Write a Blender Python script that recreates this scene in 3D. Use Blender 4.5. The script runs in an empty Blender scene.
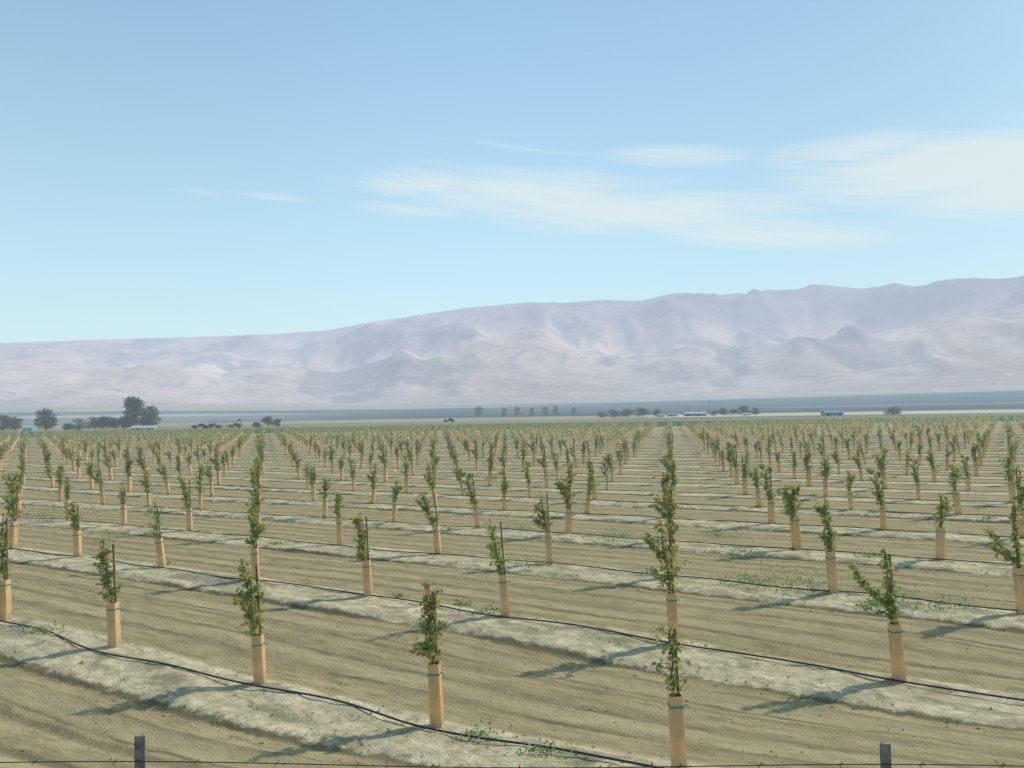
import bpy, math, random
import numpy as np
from mathutils import Vector, Matrix, noise as mnoise
R = math.radians
scene = bpy.context.scene
COL = scene.collection

# ------------------------------------------------------------------ noise
def _h(ix, iy, seed):
    ix = ix.astype(np.int64); iy = iy.astype(np.int64)
    n = (ix * 374761393 + iy * 668265263 + seed * 1442695041) & 0xffffffff
    n = ((n ^ (n >> 13)) * 1274126177) & 0xffffffff
    n = ((n ^ (n >> 16)) * 2246822519) & 0xffffffff
    return ((n ^ (n >> 15)) & 0xffffff) / float(0xffffff)
def vnoise(x, y, seed=0):
    x = np.asarray(x, float); y = np.asarray(y, float)
    ix = np.floor(x); iy = np.floor(y); fx = x - ix; fy = y - iy
    fx = fx * fx * fx * (fx * (fx * 6 - 15) + 10); fy = fy * fy * fy * (fy * (fy * 6 - 15) + 10)
    a = _h(ix, iy, seed); b = _h(ix + 1, iy, seed); c = _h(ix, iy + 1, seed); d = _h(ix + 1, iy + 1, seed)
    return (a * (1 - fx) + b * fx) * (1 - fy) + (c * (1 - fx) + d * fx) * fy * 1.0
def fbm(x, y, seed=0, o=4, lac=2.03, g=.5):
    s = 0; a = 1; t = 0
    for k in range(o):
        s = s + a * (vnoise(x, y, seed + k * 17) * 2 - 1); t += a
        x = x * lac + 13.7; y = y * lac - 7.3; a *= g
    return s / t
def ridged(x, y, seed=0, o=5, lac=2.05, g=.5):
    s = 0; a = 1; t = 0; w = 1
    for k in range(o):
        n = 1.12 - np.sqrt((vnoise(x, y, seed + k * 31) * 2 - 1) ** 2 + .03); n = n * n * w
        w = np.clip(n * 1.7, 0, 1)
        s = s + a * n; t += a
        x = x * lac + 5.1; y = y * lac + 9.7; a *= g
    return s / t
def sstep(a, b, x):
    t = np.clip((x - a) / (b - a), 0, 1); return t * t * (3 - 2 * t)

# ------------------------------------------------------------------ node helpers
class NT:
    def __init__(s, nt): s.nt = nt; nt.nodes.clear()
    def n(s, typ, **kw):
        nd = s.nt.nodes.new(typ)
        for k, v in kw.items(): setattr(nd, k, v)
        return nd
    def l(s, a, b): s.nt.links.new(a, b)
    def put(s, sock, v):
        if hasattr(v, 'is_output') or isinstance(v, bpy.types.NodeSocket): s.l(v, sock)
        else:
            if isinstance(v, (tuple, list)) and len(v) == 3 and sock.type == 'RGBA': v = (*v, 1)
            sock.default_value = v
    def m(s, op, a, b=0.0, c=0.0, clamp=False):
        nd = s.n('ShaderNodeMath', operation=op, use_clamp=clamp)
        s.put(nd.inputs[0], a); s.put(nd.inputs[1], b)
        if op in ('MULTIPLY_ADD', 'SMOOTH_MIN', 'WRAP', 'COMPARE'): s.put(nd.inputs[2], c)
        return nd.outputs[0]
    def mix(s, f, a, b, blend='MIX'):
        nd = s.n('ShaderNodeMix', data_type='RGBA', blend_type=blend)
        s.put(nd.inputs[0], f); s.put(nd.inputs[6], a); s.put(nd.inputs[7], b)
        return nd.outputs[2]
    def rng(s, v, a, b, c=0., d=1., smooth=True):
        nd = s.n('ShaderNodeMapRange', interpolation_type='SMOOTHSTEP' if smooth else 'LINEAR')
        s.put(nd.inputs[0], v)
        for k, q in zip((1, 2, 3, 4), (a, b, c, d)): s.put(nd.inputs[k], q)
        return nd.outputs[0]
    def noise(s, vec, scale, detail=3, rough=.55, dist=0.):
        nd = s.n('ShaderNodeTexNoise'); s.l(vec, nd.inputs['Vector'])
        nd.inputs['Scale'].default_value = scale; nd.inputs['Detail'].default_value = detail
        nd.inputs['Roughness'].default_value = rough; nd.inputs['Distortion'].default_value = dist
        return nd.outputs[0]
    def dot(s, vec, d):
        nd = s.n('ShaderNodeVectorMath', operation='DOT_PRODUCT'); s.l(vec, nd.inputs[0]); nd.inputs[1].default_value = d
        return nd.outputs['Value']
    def comb(s, x, y, z=0.):
        nd = s.n('ShaderNodeCombineXYZ'); s.put(nd.inputs[0], x); s.put(nd.inputs[1], y); s.put(nd.inputs[2], z)
        return nd.outputs[0]
def newmat(name):
    m = bpy.data.materials.new(name); m.use_nodes = True
    return m, NT(m.node_tree)
HAZE_GLOW = (.63, .72, .88)
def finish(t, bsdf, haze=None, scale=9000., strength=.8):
    """plain surface, or surface with haze painted in as emission (growing with distance from the road verge)"""
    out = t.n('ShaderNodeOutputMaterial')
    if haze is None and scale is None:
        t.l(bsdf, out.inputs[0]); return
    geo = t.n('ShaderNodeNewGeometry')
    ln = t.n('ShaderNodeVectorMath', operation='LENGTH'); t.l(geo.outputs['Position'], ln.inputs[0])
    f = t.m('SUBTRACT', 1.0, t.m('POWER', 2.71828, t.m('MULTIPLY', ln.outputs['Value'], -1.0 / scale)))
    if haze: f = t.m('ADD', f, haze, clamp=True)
    em = t.n('ShaderNodeEmission'); em.inputs[0].default_value = (*HAZE_GLOW, 1); em.inputs[1].default_value = strength  # painted airlight: the surface itself glows in the haze colour
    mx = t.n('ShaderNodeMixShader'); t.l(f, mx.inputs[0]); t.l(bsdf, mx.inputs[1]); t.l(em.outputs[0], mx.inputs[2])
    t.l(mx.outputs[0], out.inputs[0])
def princ(t, col, rough=.8, normal=None, spec=.3):
    p = t.n('ShaderNodeBsdfPrincipled'); t.put(p.inputs['Base Color'], col); t.put(p.inputs['Roughness'], rough)
    p.inputs['Specular IOR Level'].default_value = spec
    if normal is not None: t.l(normal, p.inputs['Normal'])
    return p
def simple(name, col, rough=.8, var=.25, nscale=8, scale=None, haze=None, spec=.3, stretch=None, strength=.8):
    m, t = newmat(name)
    tc = t.n('ShaderNodeTexCoord'); v = tc.outputs['Object']
    if stretch:
        mp = t.n('ShaderNodeMapping'); mp.inputs['Scale'].default_value = stretch; t.l(v, mp.inputs[0]); v = mp.outputs[0]
    n = t.noise(v, nscale, 4, .6)
    f = t.rng(n, .25, .75)
    c = t.mix(f, tuple(k * (1 - var) for k in col), tuple(min(1, k * (1 + var)) for k in col))
    finish(t, princ(t, c, rough, spec=spec).outputs[0], haze, scale, strength)
    return m

# ------------------------------------------------------------------ mesh builder
class MB:
    def __init__(s): s.v = []; s.f = []; s.mi = []
    def add(s, vs, fs, mi=0):
        o = len(s.v); s.v += [tuple(p) for p in vs]
        for f in fs: s.f.append(tuple(i + o for i in f)); s.mi.append(mi)
    def box(s, c, size, mi=0, rz=0, top=1.0):
        cx, cy, cz = c; sx, sy, sz = (k / 2 for k in size); cr, sr = math.cos(rz), math.sin(rz)
        vs = []
        for z, k in ((-sz, 1), (sz, top)):
            for x, y in ((-sx, -sy), (sx, -sy), (sx, sy), (-sx, sy)):
                x *= k; y *= k; vs.append((cx + x * cr - y * sr, cy + x * sr + y * cr, cz + z))
        s.add(vs, [(3, 2, 1, 0), (4, 5, 6, 7), (0, 1, 5, 4), (1, 2, 6, 5), (2, 3, 7, 6), (3, 0, 4, 7)], mi)
    def tube(s, pts, rad, n=6, mi=0, cap=True):
        pts = [Vector(p) for p in pts]; rings = []
        for i, p in enumerate(pts):
            d = (pts[min(i + 1, len(pts) - 1)] - pts[max(i - 1, 0)]).normalized()
            up = Vector((0, 0, 1)) if abs(d.z) < .9 else Vector((1, 0, 0))
            a = d.cross(up).normalized(); b = a.cross(d)
            r = rad[i] if isinstance(rad, (list, tuple)) else rad
            rings.append([p + a * (r * math.cos(k * 2 * math.pi / n)) + b * (r * math.sin(k * 2 * math.pi / n)) for k in range(n)])
        vs = [q for r_ in rings for q in r_]; fs = []
        for i in range(len(rings) - 1):
            for k in range(n):
                k2 = (k + 1) % n; fs.append((i * n + k, i * n + k2, (i + 1) * n + k2, (i + 1) * n + k))
        if cap: fs += [tuple(range(n)), tuple(reversed(range((len(rings) - 1) * n, len(rings) * n)))]
        s.add(vs, fs, mi)
    def leaf(s, p, size, rnd, mi=0, droop=0.2):
        th = rnd.uniform(0, 2 * math.pi); el = rnd.gauss(-droop, .5)
        d = Vector((math.cos(th) * math.cos(el), math.sin(th) * math.cos(el), math.sin(el)))
        w = d.cross(Vector((rnd.uniform(-1, 1), rnd.uniform(-1, 1), rnd.uniform(.2, 1.4)))).normalized() * size * .33
        n = w.cross(d).normalized() * size * .10
        p = Vector(p); a = p + d * size * .3; b = p + d * size * .72
        s.add([p, a + w + n, b + w * .8 + n, p + d * size, b - w * .8 + n, a - w + n], [(0, 1, 2, 3), (0, 3, 4, 5)], mi)
    def mesh(s, name, mats, smooth=False):
        me = bpy.data.meshes.new(name); me.from_pydata(s.v, [], s.f)
        for m in (mats if isinstance(mats, (list, tuple)) else [mats]): me.materials.append(m)
        me.polygons.foreach_set('material_index', s.mi)
        if smooth: me.polygons.foreach_set('use_smooth', [True] * len(me.polygons))
        me.update(); return me
def link(name, me, parent=None, loc=None):
    o = bpy.data.objects.new(name, me); COL.objects.link(o)
    if parent: o.parent = parent
    if loc: o.location = loc
    return o
def tag(o, label=None, cat=None, group=None, kind=None):
    if label: o['label'] = label
    if cat: o['category'] = cat
    if group: o['group'] = group
    if kind: o['kind'] = kind
    return o
def grid_mesh(name, X, Y, Z, mat, keep=None, col=None):
    nr, nc = X.shape
    co = np.stack([X, Y, Z], -1).reshape(-1, 3)
    idx = np.arange(nr * nc).reshape(nr, nc)
    q = np.stack([idx[:-1, :-1], idx[:-1, 1:], idx[1:, 1:], idx[1:, :-1]], -1).reshape(-1, 4)
    if keep is not None: q = q[keep[:-1, :-1].reshape(-1)]
    used = np.unique(q); remap = np.full(nr * nc, -1); remap[used] = np.arange(len(used))
    co = co[used]; q = remap[q]
    me = bpy.data.meshes.new(name)
    me.vertices.add(len(co)); me.vertices.foreach_set('co', co.reshape(-1))
    me.loops.add(len(q) * 4); me.loops.foreach_set('vertex_index', q.reshape(-1))
    me.polygons.add(len(q)); me.polygons.foreach_set('loop_start', np.arange(len(q)) * 4)
    me.polygons.foreach_set('loop_total', np.full(len(q), 4))
    me.polygons.foreach_set('use_smooth', np.ones(len(q), bool))
    me.update(calc_edges=True); me.materials.append(mat)
    if col is not None:
        at = me.color_attributes.new('tone', 'FLOAT_COLOR', 'POINT')
        c = np.concatenate([col.reshape(-1, 3), np.ones((nr * nc, 1))], 1)[used]
        at.data.foreach_set('color', c.reshape(-1))
    return me

# ------------------------------------------------------------------ orchard lattice (metres)
H = 3.0
A = np.array([.7537, -.4323]) * H; B = np.array([.2403, 1.2069]) * H; O = np.array([.224, 1.071]) * H
ah = A / np.hypot(*A); nh = np.array([-ah[1], ah[0]])
PER = float(B @ nh); V0 = float((O + B) @ nh)
YEND = 150.
def interp_s(x, xs, ys):
    x = np.asarray(x, float); r = np.full(x.shape, float(ys[0]))
    for a, b, p, q in zip(xs[:-1], xs[1:], ys[:-1], ys[1:]):
        k = (x >= a); r = np.where(k, p + (q - p) * sstep(a, b, x), r)
    return r
def base_z(X, Y):
    z = interp_s(Y, [0, 6.4, 8.3, 9.6, 11.4, 15, 21, 34], [-.04, -.07, -.18, -.15, -.02, .06, .07, 0])
    return z + .05 * fbm(np.asarray(X) * .07, np.asarray(Y) * .07, 5, 2) * sstep(12, 30, np.asarray(Y, float))
def row_d(X, Y):
    v = np.asarray(X) * nh[0] + np.asarray(Y) * nh[1]
    t = (v - V0) / PER
    return (t + .5 - np.floor(t + .5) - .5) * PER, np.floor(t + .5) + 1
def berm_z(X, Y):
    d, j = row_d(X, Y); u = np.asarray(X) * ah[0] + np.asarray(Y) * ah[1]
    w = .10 * fbm(u * .5 + j * 7.1, j * 3.3, 11, 3)
    e0 = -.84 + w; e1 = .26 + w * .4
    up = sstep(e0 - .06, e0 + .11, d) * (1 - sstep(e1 - .2, e1 + .1, d))
    fur = -.014 * np.exp(-((d - e0 + .08) / .05) ** 2)
    return (.042 + .012 * fbm(u * .8, d * 1.5 + j * 9, 91, 2)) * up + fur, up
def ground(x, y):
    return float(base_z(x, y) + berm_z(x, y)[0])

# ------------------------------------------------------------------ materials
def m_field():
    m, t = newmat('tilled_soil')
    g = t.n('ShaderNodeNewGeometry'); P = g.outputs['Position']
    u = t.dot(P, (ah[0], ah[1], 0)); v = t.dot(P, (nh[0], nh[1], 0))
    q = t.m('DIVIDE', t.m('SUBTRACT', v, V0), PER)
    d = t.m('MULTIPLY', t.m('SUBTRACT', t.m('FRACT', t.m('ADD', q, .5)), .5), PER)
    UV = t.comb(u, v)
    UVs = t.comb(t.m('MULTIPLY', u, .22), v)
    n1 = t.noise(UV, 1.3, 4, .6); n2 = t.noise(UV, 6, 5, .65); n3 = t.noise(UVs, 3.2, 4, .6); n4 = t.noise(UVs, 9, 3, .6)
    nb = t.noise(UV, .35, 3, .5); fine = t.noise(UV, 32, 4, .7)
    dd = t.m('ADD', d, t.m('MULTIPLY', t.m('SUBTRACT', n2, .5), .24))
    bm = t.m('MULTIPLY', t.rng(dd, -.90, -.80), t.rng(dd, .34, .16))
    soil = t.mix(t.rng(n3, .3, .7), (.335, .262, .132), (.465, .365, .19))
    soil = t.mix(t.rng(n4, .54, .34, 0, .7), soil, (.26, .205, .108))
    soil = t.mix(t.m('MULTIPLY', t.rng(n4, .55, .75), .5), soil, (.47, .40, .24))
    # tractor lines parallel to the rows
    w = t.n('ShaderNodeTexWave', wave_type='BANDS', bands_direction='Y'); t.l(UV, w.inputs[0])
    w.inputs['Scale'].default_value = .62; w.inputs['Distortion'].default_value = 1.2; w.inputs['Detail'].default_value = 2; w.inputs['Detail Scale'].default_value = .6
    soil = t.mix(t.m('MULTIPLY', t.rng(w.outputs[1], .80, .99), t.rng(n3, .35, .6, .1, .45)), soil, (.17, .14, .075))
    for q_, w_, k_ in ((.78, .035, .7), (1.22, .03, .45), (-1.62, .035, .7), (-1.2, .03, .4)):
        ln_ = t.rng(t.m('ABSOLUTE', t.m('ADD', d, t.m('ADD', -q_, t.m('MULTIPLY', t.m('SUBTRACT', nb, .5), .5)))), w_, w_ * .3)
        soil = t.mix(t.m('MULTIPLY', ln_, t.m('MULTIPLY', t.rng(n3, .35, .6), k_)), soil, (.15, .12, .065))
    for q_ in (1.0, -1.4):
        ln_ = t.rng(t.m('ABSOLUTE', t.m('ADD', d, t.m('ADD', -q_, t.m('MULTIPLY', t.m('SUBTRACT', nb, .5), .5)))), .17, .10)
        soil = t.mix(t.m('MULTIPLY', ln_, .35), soil, (.50, .41, .235))
    crust = t.mix(t.rng(n2, .3, .72), (.47, .375, .22), (.82, .68, .45))
    crust = t.mix(t.m('MULTIPLY', t.rng(n3, .42, .66), .45), crust, (.34, .30, .18))
    UVd = t.comb(t.m('ADD', t.m('MULTIPLY', u, .55), t.m('MULTIPLY', v, .5)), t.m('SUBTRACT', v, t.m('MULTIPLY', u, .25)))
    nd = t.noise(UVd, 2.4, 6, .68, .4)
    crust = t.mix(t.rng(nd, .50, .62, 0, .85), crust, (.30, .255, .15))
    crust = t.mix(t.rng(nd, .42, .30, 0, .6), crust, (.78, .66, .45))
    damp = t.m('MULTIPLY', t.rng(nb, .56, .66), t.m('MULTIPLY', t.rng(dd, -.75, -.5), t.rng(dd, .1, -.1)))
    crust = t.mix(t.m('MULTIPLY', damp, .55), crust, (.16, .145, .10))
    c = t.mix(t.m('MULTIPLY', bm, t.rng(n1, .25, .5, .6, .95)), soil, crust)
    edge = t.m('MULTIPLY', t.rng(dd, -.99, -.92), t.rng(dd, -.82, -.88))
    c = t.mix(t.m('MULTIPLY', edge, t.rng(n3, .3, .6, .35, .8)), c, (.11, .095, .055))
    # thin green film of seedling weeds on and beside the beds
    wd = t.m('MULTIPLY', t.rng(n1, .50, .68), t.m('MULTIPLY', t.rng(d, -1.1, -.3), t.rng(d, .9, .2)))
    far = t.rng(v, 10, 45, .32, .60)
    c = t.mix(t.m('MULTIPLY', wd, far), c, (.22, .26, .09))
    c = t.mix(t.rng(fine, .62, .85, 0, .35), c, (.66, .57, .38))
    b = t.n('ShaderNodeBump'); b.inputs['Strength'].default_value = .7; b.inputs['Distance'].default_value = .03
    t.l(t.m('ADD', fine, t.m('MULTIPLY', n2, 1.6)), b.inputs['Height'])
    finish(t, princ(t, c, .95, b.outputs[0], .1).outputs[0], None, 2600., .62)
    return m
M = {}
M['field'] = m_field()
def m_carton():
    m, t = newmat('waxed_carton')
    tc = t.n('ShaderNodeTexCoord'); n = t.noise(tc.outputs['Object'], 6, 4, .6)
    oi = t.n('ShaderNodeObjectInfo')
    c = t.mix(t.rng(n, .3, .7), (.86, .59, .28), (.96, .72, .39))
    sz = t.n('ShaderNodeSeparateXYZ'); t.l(tc.outputs['Object'], sz.inputs[0])
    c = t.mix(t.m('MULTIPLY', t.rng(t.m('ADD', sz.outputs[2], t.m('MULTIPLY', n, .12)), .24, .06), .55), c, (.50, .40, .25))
    c = t.mix(t.m('MULTIPLY', oi.outputs['Random'], .35), c, (.88, .74, .54))
    p = princ(t, c, .5); tr = t.n('ShaderNodeBsdfTranslucent'); t.l(c, tr.inputs[0])
    mx = t.n('ShaderNodeMixShader'); mx.inputs[0].default_value = .5; t.l(p.outputs[0], mx.inputs[1]); t.l(tr.outputs[0], mx.inputs[2])
    finish(t, mx.outputs[0], None, 1500., .8); return m
M['carton'] = m_carton()
M['carton_in'] = simple('carton_inside', (.55, .40, .24), .8, .1)
M['tie'] = simple('teal_tie', (.03, .27, .22), .5, .1)
M['stake'] = simple('weathered_stake', (.22, .15, .085), .85, .3, 12)
M['bark'] = simple('young_bark', (.15, .085, .05), .85, .3, 15)
M['hose'] = simple('black_polythene', (.035, .035, .038), .45, .2, 5, 3000)
M['steel'] = simple('dark_weathered_steel', (.17, .16, .14), .8, .45, 20)
M['wire'] = simple('rusty_wire', (.06, .04, .03), .6, .3, 30)
def m_leaf(name, cols, trans=.35, scale=None, haze=None, strength=.8):
    m, t = newmat(name)
    g = t.n('ShaderNodeNewGeometry'); cr = t.n('ShaderNodeValToRGB'); t.l(g.outputs['Random Per Island'], cr.inputs[0])
    el = cr.color_ramp.elements
    while len(el) < len(cols): el.new(.5)
    for i, c in enumerate(cols): el[i].position = i / (len(cols) - 1); el[i].color = (*c, 1)
    p = princ(t, cr.outputs[0], .55)
    tr = t.n('ShaderNodeBsdfTranslucent'); t.l(cr.outputs[0], tr.inputs[0])
    mx = t.n('ShaderNodeMixShader'); mx.inputs[0].default_value = trans; t.l(p.outputs[0], mx.inputs[1]); t.l(tr.outputs[0], mx.inputs[2])
    finish(t, mx.outputs[0], haze, scale, strength); return m
M['leaf'] = m_leaf('sapling_leaves', [(.21, .28, .08), (.31, .38, .11), (.42, .47, .14), (.25, .31, .09), (.48, .48, .15), (.50, .35, .15)], .6, scale=700.)
M['leaf_red'] = m_leaf('red_new_leaves', [(.55, .13, .08), (.62, .22, .13), (.42, .20, .09), (.32, .27, .11)], .6, scale=700.)
M['leaf_yellow'] = m_leaf('yellow_green_leaves', [(.34, .36, .10), (.44, .46, .12), (.46, .38, .13), (.28, .33, .09)], .6, scale=700.)
M['weed'] = m_leaf('weed_leaves', [(.16, .25, .09), (.22, .32, .12), (.27, .36, .15), (.18, .28, .11)])
M['crop'] = m_leaf('crop_leaves', [(.17, .23, .08), (.23, .29, .10), (.28, .34, .13), (.19, .25, .09)], .4, scale=1800.)

# ------------------------------------------------------------------ ground: orchard field
def make_field():
    def patch(name, u0, u1, du, v0, v1, dv, fine):
        us = np.arange(u0, u1, du); vs = np.arange(v0, v1, dv)
        U, V = np.meshgrid(us, vs)
        X = U * ah[0] + V * nh[0]; Y = U * ah[1] + V * nh[1]
        bz, up = berm_z(X, Y)
        Z = base_z(X, Y) + bz
        if fine:
            Z = Z + up * (.030 * fbm(U * 3.0 + V * 2, V * 4.5, 21, 4) + .028 * fbm(U * .8 + V * 1.2, V * 1.8 - U * .5, 23, 3))
            so = 1 - up
            Z = Z + so * (.010 * fbm(U * .6, V * 7, 31, 3) + .012 * fbm(U * 7, V * 9, 33, 3) + (.004 + .004 * fbm(U * .1, V * .8, 39, 2)) * np.sin(V * 2 * math.pi / .44 + fbm(U * .15, V * .3, 37, 2) * 2))
            # two wheel tracks on the headland strip beside the fence
            for vt in (4.2, 4.75):
                Z = Z - .035 * np.exp(-((V - vt - .05 * np.sin(U * .4)) / .11) ** 2)
        else:
            Z = Z + up * .02 * fbm(U * 1.0, V * 3, 23, 2)
        keep = (np.abs(X) < .78 * Y + 7) & (Y > 1.5) & (Y < YEND + 1)
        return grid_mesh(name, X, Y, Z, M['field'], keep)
    a = patch('orchard_soil', -72, 14, .10, 1.0, 24.05, .05, True)
    b = patch('orchard_soil_far', -380, 60, 1.5, 24.0, 175, .19, False)
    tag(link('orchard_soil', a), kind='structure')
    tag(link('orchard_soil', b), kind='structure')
make_field()

# ------------------------------------------------------------------ ground: plain and hills, one sheet to the skyline
SKY = [(-400, 352), (-200, 347), (0, 343), (60, 341), (120, 339), (190, 337), (250, 335), (290, 333), (330, 330), (370, 322), (420, 315), (465, 308), (500, 305),
       (530, 302), (560, 303), (600, 300), (640, 301), (675, 293), (700, 293), (730, 295), (755, 290), (790, 290), (820, 284), (845, 287),
       (865, 289), (895, 283), (920, 287), (940, 280), (970, 278), (1000, 279), (1024, 276), (1100, 268), (1250, 262), (1500, 270)]
F = 790.; PITCH = math.atan(29.5 / F); ROLL = R(-.95)
def pix_dir(px, py):
    cr, sr = math.cos(ROLL), math.sin(ROLL); dx, dy = px - 512, py - 384
    u = dx * cr + dy * sr; v = -dx * sr + dy * cr
    x, y, z = u / F, 1., -v / F
    c, s = math.cos(PITCH), math.sin(PITCH)
    return x, y * c - z * s, y * s + z * c
sk = []
for px, py in SKY:
    x, y, z = pix_dir(px, py); sk.append((math.atan2(x, y), z / math.hypot(x, y)))
sk = np.array(sk)
def make_land():
    az = np.linspace(R(-48), R(48), 900)
    r1 = np.concatenate([np.geomspace(60, 5200, 130)[:-1], np.geomspace(5200, 9000, 150)[:-1], np.linspace(9000, 17000, 170)])
    AZ, RR = np.meshgrid(az, r1)
    X = RR * np.sin(AZ); Y = RR * np.cos(AZ)
    deg = np.degrees(AZ)
    T = np.interp(AZ, sk[:, 0], sk[:, 1])
    # fan rising gently from the valley floor, higher to the right
    lift = .0130 + .0035 * (1 - sstep(-30, -8, deg)) + .0040 * sstep(5, 34, deg)
    Z = -.22 + lift * RR * sstep(500, 4700, RR) ** 1.2
    # hills
    def hills(R0, R1, seed, sc, rough):
        t = np.clip((RR - R0) / (R1 - R0), 0, 1.0); back = np.clip((RR - R1) / (R1 * .25), 0, 1)
        prof = sstep(0, 1, t) * .55 + .45 * t
        wx = X / sc + .5 * fbm(X / sc / 1.7, Y / sc / 1.7, seed + 3, 2); wy = Y / sc + .5 * fbm(X / sc / 1.7 + 9, Y / sc / 1.7, seed + 5, 2)
        rd = ridged(wx, wy * .8, seed, 5, g=.33) - .39
        return prof, rd, back
    p, rd, bk = hills(5600, 13500, 3, 2300, 1)
    frontal = sstep(5200, 8200, RR)
    rd2 = ridged(X / 760 + .3 * fbm(X / 900, Y / 900, 8, 2), Y / 900, 50, 4, g=.36) - .40
    hills_h = p * 900 * (1 + .0 * deg) + rd * 620 * frontal * (.35 + .65 * p) + rd2 * 100 * frontal * (1 - .7 * sstep(9500, 12500, RR))
    hills_h = hills_h * (1 - .9 * bk)
    ang = hills_h / RR + np.where(RR > 5000, lift, 0)
    Zh = Z + hills_h
    # fit each bearing's skyline to the ridge height there
    cur = ((Zh - H) / RR).max(0)
    k = T[0] / cur
    kk = np.convolve(np.pad(k, 4, mode='edge'), np.ones(9) / 9, 'valid')
    Z = np.where(RR > 5000, Z + (Zh * kk - Z) * sstep(5000, 7600, RR), Z)
    # tones
    c = np.zeros(X.shape + (3,))
    def C(*a): return np.array(a)
    nlow = fbm(AZ * 14, np.log(RR) * 9, 60, 4)[..., None]
    pale = C(.62, .52, .38); tan_ = C(.40, .345, .25); blue = C(.085, .135, .165); teal = C(.05, .18, .16); dk = C(.15, .20, .17)
    c[:] = C(.36, .31, .21)
    def zone(a, b, soft, colr, k=1.0):
        nonlocal c
        w = sstep(a - soft, a + soft, RR) * (1 - sstep(b - soft * 1.5, b + soft * 1.5, RR)) if not np.isscalar(a) or not np.isscalar(b) or True else 0
        w = (w * k)[..., None] if not np.isscalar(k) else (w * k)[..., None]
        c = c * (1 - w) + colr * w
    one = np.ones_like(RR)
    zone(0 * one, 255 * one, 10, C(.15, .19, .08))
    zone(300 * one, 400 * one, 12, dk, sstep(4, 14, deg) * .8)
    zone(400 * one, 700 * one, 25, C(.70, .60, .40), .25 + sstep(8, 12, deg) * .7)
    zone(720 * one, 3300 * one, 50, blue, .96)
    zone(720 * one, 3300 * one, 50, C(.34, .36, .33), .75 * (1 - sstep(-24, -4, deg)))
    lf = 1 - sstep(-14, 2, deg)
    zone(2250 * one, 2480 * one, 60, pale * 1.1, (1 - sstep(-22, -10, deg)) * .8)
    zone(2700 * one, 3300 * one, 60, teal, lf * .7)
    zone(3300 * one, 3480 * one, 40, pale, (1 - sstep(-4, 4, deg)) * .9)
    zone(3650 * one, 4300 * one, 90, tan_ * 1.2, lf * .9)
    rt = sstep(-6, 8, deg)
    zone(1900 * one, 2150 * one, 60, C(.30, .32, .26), sstep(12, 22, deg) * .7)
    zone(2900 * one, 4200 * one, 120, teal, rt * .95)
    zone(4250 * one, 6300 * one, 140, C(.36, .36, .31), 1.0)
    zone(4450 * one, 4700 * one, 60, pale * 1.1, .6 * (1 - rt * .8))
    hm = sstep(5200, 6400, RR)[..., None]
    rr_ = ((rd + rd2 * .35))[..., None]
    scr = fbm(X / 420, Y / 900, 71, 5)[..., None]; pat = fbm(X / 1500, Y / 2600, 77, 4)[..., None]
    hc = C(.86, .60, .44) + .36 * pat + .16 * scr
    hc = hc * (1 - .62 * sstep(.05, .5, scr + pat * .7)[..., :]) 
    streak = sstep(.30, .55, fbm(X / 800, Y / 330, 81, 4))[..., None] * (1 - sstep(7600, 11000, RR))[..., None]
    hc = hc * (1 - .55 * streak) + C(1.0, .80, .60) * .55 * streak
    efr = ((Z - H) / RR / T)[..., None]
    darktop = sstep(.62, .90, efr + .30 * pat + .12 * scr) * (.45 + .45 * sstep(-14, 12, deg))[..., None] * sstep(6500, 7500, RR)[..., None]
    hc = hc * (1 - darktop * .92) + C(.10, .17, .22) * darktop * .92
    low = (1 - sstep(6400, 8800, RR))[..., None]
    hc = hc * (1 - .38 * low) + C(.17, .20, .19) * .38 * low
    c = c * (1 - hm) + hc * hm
    c = np.clip(c * (1 + .12 * nlow), .02, .92)
    m, t = newmat('land')
    at = t.n('ShaderNodeAttribute', attribute_name='tone'); g = t.n('ShaderNodeNewGeometry')
    mp = t.n('ShaderNodeMapping'); mp.inputs['Scale'].default_value = (.004, .012, .004); t.l(g.outputs['Position'], mp.inputs[0])
    n = t.noise(mp.outputs[0], 1.0, 6, .65)
    cc = t.mix(t.rng(n, .3, .7, 0, .40), at.outputs[0], (.16, .20, .19))
    cc = t.mix(t.rng(n, .56, .3, 0, .30), cc, (.52, .46, .36))
    mp2 = t.n('ShaderNodeMapping'); mp2.inputs['Scale'].default_value = (.007, .010, .01); t.l(g.outputs['Position'], mp2.inputs[0])
    n2 = t.noise(mp2.outputs[0], 1.0, 7, .72)
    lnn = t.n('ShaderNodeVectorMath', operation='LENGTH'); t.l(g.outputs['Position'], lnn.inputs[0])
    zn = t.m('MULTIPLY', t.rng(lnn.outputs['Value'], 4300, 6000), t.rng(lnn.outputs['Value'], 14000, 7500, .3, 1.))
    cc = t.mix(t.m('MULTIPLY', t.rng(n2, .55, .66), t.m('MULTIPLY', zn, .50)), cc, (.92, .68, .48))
    cc = t.mix(t.m('MULTIPLY', t.rng(n2, .47, .36), t.m('MULTIPLY', zn, .55)), cc, (.14, .21, .24))
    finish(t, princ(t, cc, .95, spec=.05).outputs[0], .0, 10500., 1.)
    keep = np.ones(X.shape, bool)
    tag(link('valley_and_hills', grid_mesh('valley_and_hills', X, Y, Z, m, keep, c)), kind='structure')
    # ground right under and behind the road verge
    mb = MB(); mb.add([(-90, -60, -.25), (90, -60, -.25), (90, 62, -.25), (-90, 62, -.25)], [(0, 1, 2, 3)])
    tag(link('verge', mb.mesh('verge', M['field'])), kind='structure')
make_land()

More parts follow.
